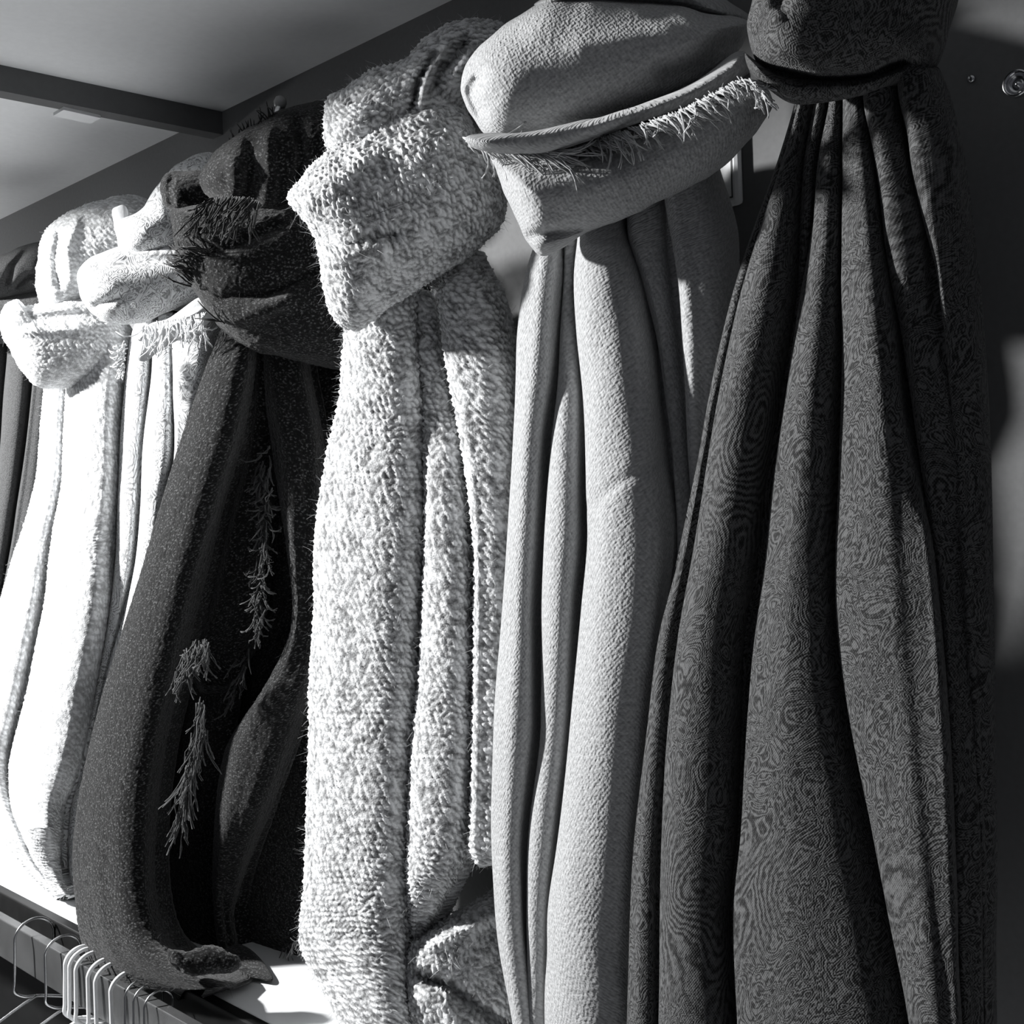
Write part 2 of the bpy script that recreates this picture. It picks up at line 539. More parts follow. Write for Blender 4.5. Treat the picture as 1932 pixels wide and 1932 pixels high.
def woven(name, lo, hi, lam=0.0042, bump=0.8, sheen=0.3, speck=0.5):
    mt, nt, b = new_mat(name); cloth_base(b, 0.95, sheen)
    vec = uvvec(nt, 1, 1)
    wob = node(nt, 'ShaderNodeTexNoise', Scale=90.0, Detail=2.0)
    nt.links.new(vec, wob.inputs['Vector'])
    mixv = nt.nodes.new('ShaderNodeVectorMath'); mixv.operation = 'MULTIPLY_ADD'
    nt.links.new(wob.outputs['Color'], mixv.inputs[0]); mixv.inputs[1].default_value = (0.004, 0.004, 0); nt.links.new(vec, mixv.inputs[2])
    sep = nt.nodes.new('ShaderNodeSeparateXYZ'); nt.links.new(mixv.outputs[0], sep.inputs[0])
    w = 2 * math.pi / lam
    s1 = math_n(nt, 'SINE', math_n(nt, 'MULTIPLY', sep.outputs[0], w))
    s2 = math_n(nt, 'SINE', math_n(nt, 'MULTIPLY', sep.outputs[1], w * 0.9))
    pr = math_n(nt, 'MULTIPLY', s1, s2)
    nz = node(nt, 'ShaderNodeTexNoise', Scale=270.0, Detail=2.5)
    nt.links.new(vec, nz.inputs['Vector'])
    hgt = math_n(nt, 'ADD', math_n(nt, 'MULTIPLY', pr, 0.10), math_n(nt, 'ADD', math_n(nt, 'MULTIPLY', math_n(nt, 'SUBTRACT', nz.outputs['Fac'], 0.5), 2.2 * speck), 0.5))
    r = ramp_node(nt, [(0.1, lo), (0.85, hi)])
    nt.links.new(hgt, r.inputs[0]); nt.links.new(r.outputs[0], b.inputs['Base Color'])
    add_bump(nt, b, hgt, bump, 0.0016)
    return mt

def boucle(name, lo, hi, sheen=0.3, bump=0.6):
    mt, nt, b = new_mat(name); cloth_base(b, 0.9, sheen)
    at = nt.nodes.new('ShaderNodeAttribute'); at.attribute_name = 'tone'
    vec = uvvec(nt, 1, 1)
    nz = node(nt, 'ShaderNodeTexNoise', Scale=520.0, Detail=4.0); nt.links.new(vec, nz.inputs['Vector'])
    big = node(nt, 'ShaderNodeTexNoise', Scale=38.0, Detail=3.0); nt.links.new(vec, big.inputs['Vector'])
    t = math_n(nt, 'ADD', at.outputs['Fac'], math_n(nt, 'MULTIPLY', math_n(nt, 'SUBTRACT', big.outputs['Fac'], 0.5), 0.5))
    t = math_n(nt, 'ADD', t, math_n(nt, 'MULTIPLY', math_n(nt, 'SUBTRACT', nz.outputs['Fac'], 0.5), 0.6))
    r = ramp_node(nt, [(0.02, lo), (0.28, (lo + hi) * 0.45), (0.58, hi)])
    nt.links.new(t, r.inputs[0]); nt.links.new(r.outputs[0], b.inputs['Base Color'])
    add_bump(nt, b, nz.outputs['Fac'], bump, 0.0015)
    return mt

def felt(name, lo, hi, scale=330.0, bump=0.8, sheen=0.2):
    mt, nt, b = new_mat(name); cloth_base(b, 0.95, sheen)
    vec = uvvec(nt, 1, 1.25)
    nz = node(nt, 'ShaderNodeTexNoise', Scale=scale, Detail=4.0, Roughness=0.65); nt.links.new(vec, nz.inputs['Vector'])
    vo = node(nt, 'ShaderNodeTexVoronoi', Scale=scale * 0.8); nt.links.new(vec, vo.inputs['Vector'])
    h = math_n(nt, 'SUBTRACT', nz.outputs['Fac'], math_n(nt, 'MULTIPLY', vo.outputs['Distance'], 0.35))
    r = ramp_node(nt, [(0.22, lo), (0.36, lo * 1.5), (0.52, hi)])
    nt.links.new(h, r.inputs[0]); nt.links.new(r.outputs[0], b.inputs['Base Color'])
    add_bump(nt, b, h, bump, 0.0018)
    return mt

def paisley(name, lo, hi, scale=16.0, bands=9.0, weave=0.0023, line=(0.35, 0.6), bump=0.35, sheen=0.1, speck=0.55, spec=0.2, rough=0.8):
    mt, nt, b = new_mat(name); cloth_base(b, rough, sheen)
    b.inputs['Specular IOR Level'].default_value = spec
    vec = uvvec(nt, 1, 0.8)
    # teardrop cells ringed by contour lines, with curling lines between them, all broken up by the weave
    wob = node(nt, 'ShaderNodeTexNoise', Scale=scale * 0.9, Detail=1.0); nt.links.new(vec, wob.inputs['Vector'])
    mv = nt.nodes.new('ShaderNodeVectorMath'); mv.operation = 'MULTIPLY_ADD'
    nt.links.new(wob.outputs['Color'], mv.inputs[0]); mv.inputs[1].default_value = (1.1 / scale, 1.1 / scale, 0); nt.links.new(vec, mv.inputs[2])
    vo = node(nt, 'ShaderNodeTexVoronoi', Scale=scale); nt.links.new(mv.outputs[0], vo.inputs['Vector'])
    n3 = node(nt, 'ShaderNodeTexNoise', Scale=scale * 9.0, Detail=2.0); nt.links.new(vec, n3.inputs['Vector'])
    rings = math_n(nt, 'SINE', math_n(nt, 'ADD', math_n(nt, 'MULTIPLY', vo.outputs['Distance'], bands * 4.2), math_n(nt, 'MULTIPLY', n3.outputs['Fac'], 9.0)))
    n2 = node(nt, 'ShaderNodeTexNoise', Scale=scale * 2.6, Detail=2.5, Roughness=0.55, Distortion=1.2); nt.links.new(vec, n2.inputs['Vector'])
    curls = math_n(nt, 'SINE', math_n(nt, 'MULTIPLY', n2.outputs['Fac'], bands * 5.5))
    # where the rings show and where the curls do
    big = node(nt, 'ShaderNodeTexNoise', Scale=scale * 0.55, Detail=0.0); nt.links.new(vec, big.inputs['Vector'])
    msk = nt.nodes.new('ShaderNodeMapRange'); msk.inputs['From Min'].default_value = 0.36; msk.inputs['From Max'].default_value = 0.46
    nt.links.new(big.outputs['Fac'], msk.inputs['Value'])
    mx = nt.nodes.new('ShaderNodeMix'); mx.data_type = 'FLOAT'
    nt.links.new(msk.outputs[0], mx.inputs[0]); nt.links.new(rings, mx.inputs[2]); nt.links.new(curls, mx.inputs[3])
    pat = math_n(nt, 'ADD', math_n(nt, 'MULTIPLY', mx.outputs[0], 0.5), 0.5)
    sep = nt.nodes.new('ShaderNodeSeparateXYZ'); nt.links.new(vec, sep.inputs[0])
    w = 2 * math.pi / weave
    wv = math_n(nt, 'MULTIPLY', math_n(nt, 'SINE', math_n(nt, 'MULTIPLY', sep.outputs[0], w)), math_n(nt, 'SINE', math_n(nt, 'MULTIPLY', sep.outputs[1], w)))
    nz = node(nt, 'ShaderNodeTexNoise', Scale=330.0, Detail=3.0, Roughness=0.6); nt.links.new(vec, nz.inputs['Vector'])
    t = math_n(nt, 'ADD', pat, math_n(nt, 'ADD', math_n(nt, 'MULTIPLY', wv, 0.25 * speck), math_n(nt, 'MULTIPLY', math_n(nt, 'SUBTRACT', nz.outputs['Fac'], 0.5), 1.6 * speck)))
    r = ramp_node(nt, [(line[0], lo), (line[1], hi)])
    nt.links.new(t, r.inputs[0]); nt.links.new(r.outputs[0], b.inputs['Base Color'])
    add_bump(nt, b, t, bump, 0.001)
    return mt

M = {
    'wall': plain('wall_paint', 0.18, 0.8, spec=0.2, noise=0.05, scale=180, bump=0.05),
    'ceiling': plain('ceiling_paint', 0.85, 0.9, spec=0.1, noise=0.02, scale=120),
    'beam': plain('beam_paint', 0.13, 0.8, spec=0.2, noise=0.04, scale=120),
    'floor': plain('pale_floor', 0.75, 0.5, noise=0.08, scale=9),
    'white_board': plain('white_laminate', 0.85, 0.45, noise=0.02, scale=30),
    'black': plain('black_lacquer', 0.012, 0.35, noise=0.2, scale=40),
    'rail': plain('dark_chrome', 0.20, 0.25, metal=0.7, noise=0.25, scale=14),
    'wire': plain('hanger_wire', 0.62, 0.25, metal=1.0, noise=0.1, scale=90),
    'white_wire': plain('white_plastic_wire', 0.80, 0.35, noise=0.05, scale=90),
    'plate': plain('white_plastic', 0.86, 0.35, noise=0.02, scale=40),
    'groove': plain('plate_groove', 0.10, 0.6),
    'steel': plain('bright_steel', 0.75, 0.2, metal=1.0, noise=0.1, scale=200),
    'clear': plain('pale_plastic', 0.30, 0.15, noise=0.1, scale=200),
    'dark_paisley': paisley('dark_paisley_jacquard', 0.014, 0.115, scale=13.0, bands=24.0, line=(-0.1, 1.5), speck=1.5, weave=0.0021),
    'grey_wool': woven('light_grey_wool', 0.24, 0.56, bump=1.0),
    'boucle': boucle('boucle_knit', 0.17, 0.82),
    'black_felt': felt('black_wool', 0.007, 0.112),
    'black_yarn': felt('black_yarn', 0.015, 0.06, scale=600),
    'lit_yarn': felt('lit_black_yarn', 0.05, 0.16, scale=600),  # paler copy of the black yarn, with light put into its colour
    'white_paisley': paisley('white_paisley_print', 0.30, 0.86, scale=17.0, bands=14.0, line=(0.10, 0.5), speck=0.3, sheen=0.15),
    'white_border': plain('white_cotton', 0.82, 0.9, spec=0.1, noise=0.03, scale=300, bump=0.1),
    'white_knit': boucle('white_knit', 0.40, 0.88),
    'charcoal': felt('charcoal_cloth', 0.05, 0.10, scale=500),
    'grey_yarn': plain('grey_yarn', 0.48, 0.95, spec=0.1, noise=0.15, scale=400),
    'white_yarn': plain('white_yarn', 0.85, 0.95, spec=0.1, noise=0.08, scale=400),
    'pale_fuzz': plain('pale_fuzz', 0.62, 0.9, spec=0.1),
}

# ------------------------------------------------------------------ the setting
def structure(o): o['kind'] = 'structure'; return o

ZC = float(P(200, 317, 0)[2])                       # ceiling height
ZS = float(P(75, 1713, 0.17)[2])                    # ledge height
SOF = 0.62                                          # the soffit reaches this far out over the display
structure(MB().box(-3.6, 0.9, 0.0, 0.10, 0.0, 3.3).build('wall_back', M['wall']))
structure(MB().box(-3.6, 0.9, -SOF, 0.0, ZC, ZC + 0.1).build('ceiling', M['ceiling']))
structure(MB().box(-3.7, -3.6, -2.6, 0.10, 0.0, 3.3).build('wall_left', M['wall']))
structure(MB().box(-3.6, 0.9, -2.6, 0.0, -0.05, 0.0).build('floor', M['floor']))

def on_z(px, py, z):
    v = ray(px, py); t = (z - CAM[2]) / v[2]; return CAM + v * t
ba = on_z(0, 122, ZC); bb = on_z(383, 203, ZC)
bdir = (bb - ba); bx_at = lambda y: ba[0] + (bb[0] - ba[0]) * (y - ba[1]) / (bb[1] - ba[1])
xw, xo = bx_at(0.0), bx_at(-SOF)
# drop of the beam, read at the frame's left edge
vz = ray(0, 171); tt = ((ba[0] - CAM[0]) / vz[0]); ZB = float((CAM + vz * tt)[2])
pf = on_z(0, 185, ZB)
bw = max(0.02, float(ba[0] - pf[0]))
bm = MB()
bm.add([(xo, -SOF, ZB), (xw, 0, ZB), (xw, 0, ZC + .005), (xo, -SOF, ZC + .005), (xo - bw, -SOF, ZB), (xw - bw, 0, ZB), (xw - bw, 0, ZC + .005), (xo - bw, -SOF, ZC + .005)],
       [(0, 1, 2, 3), (7, 6, 5, 4), (4, 5, 1, 0), (3, 2, 6, 7), (1, 5, 6, 2), (4, 0, 3, 7)])
beam = bm.build('trim_1', M['beam'])
structure(beam)
la, lb = on_z(115, 204, ZB), on_z(190, 217, ZB)
lab = MB()
lab.box(float(min(la[0], lb[0]) - bw * 0.9), float(max(la[0], lb[0])), float(la[1]), float(lb[1]), ZB - 0.004, ZB + 0.0)
tag(lab.build('beam_clip', M['plate']), 'small white plastic strip under the dark ceiling beam', 'strip')

# ------------------------------------------------------------------ ledge, rail and hangers
led = thing('display_ledge', 'white display ledge with black front edge below the hanging scarves', 'shelf', (-1.2, -0.02, ZS - 0.03))
MB().box(-3.0, 0.6, -0.165, -0.001, ZS - 0.028, ZS).build('board', M['white_board'], led, bevel=0.002)
MB().box(-3.0, 0.6, -0.180, -0.165, ZS - 0.042, ZS + 0.001).build('front_edge', M['black'], led, bevel=0.002)
MB().box(-3.0, 0.6, -0.014, -0.001, ZS - 0.60, ZS - 0.030).build('back_panel', M['black'], led)  # black board added to stand in for the shade under the ledge

RD = 0.215
ZR1 = float(P(80, 1779, RD)[2]); ZR0 = float(P(37, 1828, RD)[2])
rail = thing('hanging_rail', 'flat dark chrome clothes rail under the ledge front edge', 'rail', (-1.2, -RD, ZR0))
MB().box(-3.0, 0.6, -RD, -RD + 0.014, ZR0, ZR1).build('bar', M['rail'], rail, bevel=0.0015)
for bxp in (-2.6, -1.0, 0.4):
    MB().box(bxp, bxp + 0.02, -RD + 0.014, -0.165, ZR0 + 0.01, ZR1 - 0.012).build('bracket', M['black'], rail)

def hanger(px, py, wire_r, mat, label, hook_w=0.030, lean=0.0, group='hangers on the rail', h=0.075):
    """a hook over the rail, its neck, and the shoulder wire below; the hanger's plane stands across the rail"""
    base = P(px, py, RD + 0.012)
    x = float(base[0])
    t = thing('clothes_hanger', label, 'hanger', (x, -RD, ZR1 - h), group)
    zt = ZR1 + 0.001
    r = hook_w / 2
    yc = -RD + 0.007
    pts = []
    for q in range(0, 15):                                # over the rail, from behind to the front
        a = math.pi * q / 14 * 1.0
        pts.append((x + lean * 0.4 * math.sin(a), yc + r * math.cos(a), zt - r * 0.15 + r * 0.9 * math.sin(a) - 0.0))
    pts.insert(0, (x, yc + r * 0.95, zt - 0.022))
    for k in range(1, 6):
        pts.append((x + lean * k / 5, yc - r - 0.0005 * k, zt - 0.006 - (h - 0.02) * k / 5))
    pts.append((x + lean, yc - r * 0.6, zt - h + 0.004))
    pts.append((x + lean, yc, zt - h))
    MB().tube(crom(pts, 4), wire_r, 8).build('hook', mat, t, smooth=True)
    sh = []
    zb = zt - h
    for s in np.linspace(-1, 1, 25):
        sh.append((x + lean, yc + 0.19 * s, zb - 0.085 * abs(s) ** 1.15))
    MB().tube(sh, wire_r * 1.15, 8).build('shoulder_wire', mat, t, smooth=True)
    MB().tube([sh[0], (x + lean, yc - 0.195, zb - 0.10), (x + lean, yc - 0.17, zb - 0.112), (x + lean, yc + 0.17, zb - 0.112), (x + lean, yc + 0.195, zb - 0.10), sh[-1]], wire_r, 8).build('trouser_bar', mat, t, smooth=True)
    return t

hanger(40, 1830, 0.0019, M['wire'], 'grey wire hanger with the widest hook, leftmost on the rail', 0.052, 0.0, h=0.085)
hanger(93, 1860, 0.0018, M['wire'], 'grey wire hanger, second from the left on the rail', 0.046, 0.004)
hl = ['white wire hanger, first of the bright cluster on the rail', 'white wire hanger, second of the bright cluster on the rail', 'white wire hanger, third of the bright cluster on the rail',
      'white wire hanger, fourth of the bright cluster on the rail', 'white wire hanger, fifth of the bright cluster on the rail', 'white wire hanger, last of the bright cluster on the rail']
for i, (px, py) in enumerate([(126, 1870), (134, 1872), (146, 1880), (169, 1895), (183, 1900), (212, 1920)]):
    hanger(px, py, 0.0026, M['white_wire'], hl[i], 0.040, 0.001 * i)
dl = ['thin dark wire hanger nearest the bright cluster', 'thin dark wire hanger below the black scarf hem, second of three', 'thin dark wire hanger farthest to the right of the cluster']
for i, (px, py) in enumerate([(236, 1932), (252, 1940), (272, 1950)]):
    hanger(px, py, 0.0014, M['wire'], dl[i], 0.036, 0.0)

# ------------------------------------------------------------------ wall fittings
pl = thing('wall_plate', 'white rectangular wall plate between the grey and the dark paisley scarf', 'wall plate', P(1385, 388, 0.0))
pr, pb = P(1404, 330, 0.0)[0], P(1395, 389, 0.0)[2]
MB().box(pr - 0.115, pr, -0.009, 0.0, pb, pb + 0.115).build('plate', M['plate'], pl, bevel=0.004)
gm = 0.006
for (x0, x1, z0, z1) in ((pr - 0.115 + gm, pr - gm, pb + gm, pb + gm + 0.0013), (pr - gm - 0.0013, pr - gm, pb + gm, pb + 0.109), (pr - 0.115 + gm, pr - gm, pb + 0.108, pb + 0.109), (pr - 0.109, pr - 0.1077, pb + gm, pb + 0.109)):
    MB().box(x0, x1, -0.0094, -0.0088, z0, z1).build('groove', M['groove'], pl)

pg = P(1919, 158, 0.055)
peg = thing('wall_peg', 'steel wall peg with a round cupped end right of the dark scarf', 'peg', (pg[0], 0, pg[2]))
MB().lathe([(0.0045, 0.0), (0.0045, 0.046)], (pg[0], 0, pg[2]), (0, -1, 0)).build('stem', M['steel'], peg, smooth=True)
MB().lathe([(0.004, 0.044), (0.0088, 0.052), (0.0092, 0.056), (0.0085, 0.058), (0.0066, 0.0565), (0.0060, 0.053), (0.0022, 0.0525), (0.0016, 0.0555)], (pg[0], 0, pg[2]), (0, -1, 0), 24).build('cup', M['steel'], peg, smooth=True)
sg = P(1830, 147, 0.004)
sc = thing('wall_screw', 'tiny bright screw head in the wall beside the dark scarf', 'screw', (sg[0], 0, sg[2]))
MB().lathe([(0.0030, 0.0), (0.0030, 0.002), (0.0018, 0.0035)], (sg[0], 0, sg[2]), (0, -1, 0)).build('head', M['steel'], sc, smooth=True)
MB().box(sg[0] - 0.0003, sg[0] + 0.0003, -0.0039, -0.003, sg[2] - 0.0018, sg[2] + 0.0018).build('slot', M['black'], sc)

def hook(px, py, d, label):
    p = P(px, py, d)
    x, z = float(p[0]), float(p[2])
    t = thing('coat_hook', label, 'hook', (x, 0, z - 0.05))
    MB().lathe([(0.016, 0.0), (0.016, 0.003), (0.012, 0.005)], (x, 0, z - 0.045), (0, -1, 0)).build('wall_disc', M['steel'], t, smooth=True)
    pts = [(x, -0.003, z - 0.045), (x, -d * 0.5, z - 0.047), (x, -d * 0.85, z - 0.040), (x, -d, z - 0.018), (x, -d + 0.004, z)]
    MB().tube(crom(pts, 6), 0.0035, 8).build('arm', M['steel'], t, smooth=True)
    MB().lathe([(0.001, -0.008), (0.006, -0.005), (0.0075, 0.0), (0.006, 0.005), (0.001, 0.008)], (x, -d + 0.004, z), (0, 0.2, 1), 16).build('tip', M['clear'], t, smooth=True)
    return t
hook(523, 192, 0.10, 'metal hook with pale tip poking out above the black scarf')

# ------------------------------------------------------------------ scarf 1: dark paisley
s1 = thing('paisley_scarf', 'dark grey paisley scarf knotted at the top, rightmost in the row', 'scarf', P(1600, 1950, 0.1))
rows = [(120, [1510, 1516, 1540, 1562, 1590, 1630, 1695, 1770]), (190, [1500, 1506, 1535, 1562, 1590, 1632, 1700, 1795]), (300, [1468, 1476, 1516, 1543, 1591, 1651, 1722, 1822]),
        (420, [1428, 1438, 1508, 1535, 1590, 1668, 1745, 1838]), (560, [1385, 1396, 1503, 1512, 1590, 1688, 1768, 1850]),
        (720, [1345, 1358, 1478, 1486, 1590, 1710, 1790, 1861]), (900, [1308, 1325, 1450, 1458, 1585, 1738, 1805, 1868]),
        (1050, [1276, 1300, 1432, 1440, 1578, 1765, 1815, 1871]), (1200, [1240, 1274, 1408, 1418, 1582, 1780, 1825, 1873]),
        (1350, [1222, 1260, 1400, 1408, 1602, 1790, 1835, 1875]), (1560, [1202, 1247, 1392, 1398, 1640, 1800, 1845, 1877]),
        (1720, [1192, 1243, 1378, 1384, 1674, 1805, 1850, 1879]), (1950, [1184, 1241, 1388, 1396, 1715, 1815, 1855, 1882]), (2080, [1180, 1238, 1390, 1400, 1730, 1818, 1858, 1884])]
tail('hanging_cloth', rows, M['dark_paisley'], s1, amp=0.037, k=0.88, dvs=[0.13, 0.135, 0.13, 0.13, 0.13, 0.13, 0.12, 0.108], back=0.108, peak=[0.3, 0.32, 0.3, 0.36, 0.52, 0.4, 0.3],
     fades={5: [(760, 1), (1000, 0.05), (2000, 0.0)], 6: [(300, 1), (600, 0.2), (800, 0.0)]})
blob('knot', [(1408, 62), (1415, 0), (1445, -80), (1600, -150), (1760, -110), (1812, -30), (1790, 55), (1765, 125), (1715, 148), (1640, 172), (1560, 176), (1490, 168), (1435, 135)],
     [(1530, 30), (1690, 20)], 0.135, 0.070, M['dark_paisley'], s1, backthick=0.04,
     creases=[([(1418, 70), (1470, 20), (1480, -60)], 16, -0.012), ([(1415, 60), (1455, 40), (1475, 25)], 14, 0.012), ([(1440, 120), (1540, 150), (1650, 145), (1720, 110)], 12, -0.02), ([(1600, -60), (1740, 60)], 30, -0.008)], angle=0.3)
blob('rolled_hem', [(1405, 100), (1425, 112), (1470, 138), (1540, 150), (1620, 148), (1690, 128), (1745, 95), (1765, 118), (1710, 155), (1640, 178), (1560, 192), (1500, 194), (1450, 168), (1415, 135)],
     [(1440, 140), (1500, 165), (1620, 162), (1715, 130)], 0.160, 0.022, M['dark_paisley'], s1, wrinkle=0.002)

# ------------------------------------------------------------------ scarf 2: light grey wool
s2 = thing('wool_scarf', 'plain light grey wool scarf with fringed edge across its big knot', 'scarf', P(1130, 1950, 0.1))
rows = [(270, [1040, 1075, 1105, 1175, 1235, 1345]), (330, [1035, 1074, 1102, 1178, 1245, 1362]), (380, [1028, 1070, 1098, 1182, 1255, 1378]), (440, [1015, 1065, 1092, 1190, 1262, 1394]), (520, [993, 1064, 1085, 1213, 1275, 1398]), (620, [980, 1058, 1090, 1232, 1288, 1400]),
        (720, [973, 1052, 1098, 1246, 1296, 1390]), (850, [963, 1036, 1104, 1263, 1302, 1370]), (1000, [950, 1025, 1112, 1280, 1310, 1350]),
        (1150, [944, 1018, 1100, 1270, 1300, 1335]), (1300, [935, 1019, 1085, 1250, 1280, 1310]), (1400, [932, 1016, 1075, 1240, 1268, 1300]),
        (1560, [929, 996, 1056, 1225, 1250, 1285]), (1700, [935, 991, 1040, 1212, 1240, 1280]), (1800, [945, 994, 1034, 1205, 1232, 1275]), (1950, [972, 1005, 1027, 1200, 1225, 1270]), (2080, [985, 1012, 1025, 1195, 1220, 1265])]
tail('hanging_cloth', rows, M['grey_wool'], s2, amp=0.052, k=1.05, dvs=[0.11, 0.11, 0.105, 0.095, 0.08, 0.06], back=0.06, peak=[0.34, 0.34, 0.36, 0.32, 0.3],
     fades={4: [(400, 0.5), (2000, 0.2)]}, wrinkle=0.006, creases=[([(1116, 958), (1160, 915), (1255, 866)], 11, -0.0022)])
blob('upper_wrap', [(868, 165), (880, 118), (935, 62), (1000, 14), (1050, -8), (1130, -6), (1250, 8), (1350, 22), (1416, 38), (1408, 70), (1385, 110), (1320, 158), (1220, 205), (1100, 240), (1010, 262), (925, 262), (888, 215)],
     [(960, 150), (1080, 120), (1260, 95)], 0.135, 0.080, M['grey_wool'], s2, backthick=0.04,
     creases=[([(905, 225), (885, 180), (905, 140)], 13, -0.020), ([(1230, 150), (1320, 120), (1410, 60)], 26, -0.018), ([(1050, 90), (1250, 55), (1400, 45)], 22, 0.006)], slope=(-0.2, 0), angle=0.15)
blob('top_fold', [(1010, 12), (1040, -10), (1090, -40), (1200, -55), (1300, -30), (1400, 20), (1418, 42), (1330, 30), (1230, 16), (1120, 10)],
     [(1080, -12), (1200, -15), (1320, 10)], 0.090, 0.05, M['grey_wool'], s2, creases=[([(1060, 0), (1200, 0), (1330, 15)], 9, -0.012)])
blob('rolled_edge', [(880, 258), (930, 250), (1010, 248), (1100, 230), (1200, 198), (1300, 158), (1390, 100), (1412, 112), (1412, 140), (1340, 182), (1240, 222), (1140, 252), (1040, 284), (960, 292), (895, 280)],
     [(920, 270), (1040, 262), (1200, 216), (1320, 170), (1395, 120)], 0.185, 0.030, M['grey_wool'], s2, slope=(0.10, 0), wrinkle=0.003, angle=0.3, backthick=0.05)
blob('lower_band', [(925, 290), (1000, 285), (1090, 262), (1200, 228), (1330, 185), (1420, 150), (1462, 190), (1440, 240), (1395, 290), (1330, 338), (1260, 375), (1170, 420), (1090, 450), (1030, 482), (1000, 465), (975, 420), (950, 360), (935, 320)],
     [(990, 380), (1100, 350), (1250, 290), (1390, 215)], 0.140, 0.068, M['grey_wool'], s2, backthick=0.04,
     creases=[([(985, 448), (1050, 438), (1110, 428)], 12, -0.016), ([(960, 345), (1060, 360), (1190, 330)], 30, 0.006)], slope=(-0.12, 0), angle=0.3)
fringe('fringe', [(885, 268), (960, 282), (1050, 280), (1160, 252), (1290, 205), (1400, 150), (1435, 175)], 0.205, M['grey_yarn'], s2, 190, 58, (0.75, 0.6), jitter=0.35, curl=0.7, rad=0.0007, lift=0.010, twist=1, seed=4)
fringe('fringe', [(875, 262), (900, 272), (940, 280), (990, 284), (1040, 284)], 0.235, M['grey_yarn'], s2, 60, 105, (0.95, 0.30), jitter=0.2, curl=0.8, rad=0.0007, lift=0.012, twist=1, seed=5)

# ------------------------------------------------------------------ scarf 3: pale boucle knit
s3 = thing('knitted_scarf', 'pale speckled chunky-knit scarf with a big lumpy knot, between black and grey scarves', 'scarf', P(760, 1950, 0.1))
KN = dict(spacing=0.0014, disp=(0.0026, 3), wrinkle=0.004, key='boucle')
rows = [(540, [672, 795]), (600, [655, 797]), (650, [648, 800]), (760, [640, 815]), (850, [620, 820]), (1000, [594, 820]), (1150, [589, 812]), (1300, [583, 806]), (1400, [584, 796]), (1560, [579, 790]),
        (1680, [574, 783]), (1742, [568, 780]), (1790, [571, 780]), (1850, [602, 785]), (1950, [655, 790]), (2025, [690, 790])]
tail('hanging_cloth', rows, M['boucle'], s3, amp=0.052, k=0.7, dvs=[0.105, 0.085], back=0.07, peak=[0.42], **KN)
rows = [(545, [782, 830]), (650, [787, 838]), (760, [797, 862]), (850, [800, 882]), (1000, [800, 895]), (1150, [793, 902]), (1300, [788, 903]), (1400, [778, 902]), (1560, [771, 892]), (1640, [770, 872]), (1700, [772, 840]), (1745, [778, 808]), (1768, [780, 795])]
tail('side_fold', rows, M['boucle'], s3, amp=0.045, k=0.9, dvs=[0.09, 0.080], back=0.06, **KN)
rows = [(470, [845, 890]), (520, [835, 922]), (560, [828, 946]), (650, [838, 968]), (760, [858, 978]), (850, [872, 982]), (1000, [888, 980]), (1150, [892, 975]), (1300, [893, 970]), (1400, [893, 968]), (1540, [890, 962]), (1600, [888, 960]), (1632, [905, 955])]
tail('inner_fold', rows, M['boucle'], s3, amp=0.050, k=0.8, dvs=[0.09, 0.075], back=0.065, **KN)
blob('upper_wrap', [(618, 190), (650, 168), (705, 128), (760, 112), (800, 74), (850, 45), (890, 36), (930, 44), (962, 68), (940, 120), (890, 190), (870, 240), (760, 280), (680, 300), (622, 285), (615, 240)],
     [(680, 220), (780, 170), (880, 100)], 0.110, 0.065, M['boucle'], s3,
     creases=[([(775, 215), (790, 150), (830, 90)], 7, -0.020), ([(815, 175), (830, 130), (870, 90), (890, 70)], 12, -0.024), ([(850, 150), (900, 85)], 8, 0.010), ([(790, 210), (812, 130), (850, 75)], 9, 0.012)], angle=-0.5, **KN)
blob('knot_band', [(543, 376), (565, 342), (615, 292), (700, 240), (800, 190), (868, 206), (900, 262), (940, 300), (956, 392), (925, 440), (880, 485), (800, 540), (720, 588), (672, 620), (632, 598), (612, 540), (606, 490), (585, 430)],
     [(650, 420), (740, 400), (850, 340)], 0.145, 0.085, M['boucle'], s3, backthick=0.045,
     creases=[([(560, 376), (620, 350), (700, 280)], 26, 0.010), ([(590, 430), (640, 470), (760, 440)], 14, -0.014), ([(612, 500), (660, 470), (740, 460)], 18, 0.012), ([(680, 610), (780, 540), (880, 470)], 10, 0.008), ([(640, 300), (760, 250), (860, 235)], 12, -0.006)], angle=0.35, **KN)
blob('folded_end', [(770, 1800), (800, 1765), (860, 1722), (915, 1688), (960, 1660), (990, 1700), (1000, 1800), (990, 1950), (900, 2010), (790, 2010), (768, 1930)],
     [(850, 1800), (880, 1950)], 0.065, 0.05, M['boucle'], s3,
     creases=[([(780, 1838), (850, 1862), (920, 1915), (980, 1950)], 12, -0.030), ([(800, 1790), (880, 1750), (950, 1720)], 16, 0.010), ([(790, 1870), (840, 1900), (880, 1960)], 14, 0.014)], angle=0.6, **KN)
fuzz('fuzz', 'boucle', 9000, 0.0085, M['pale_fuzz'], s3)

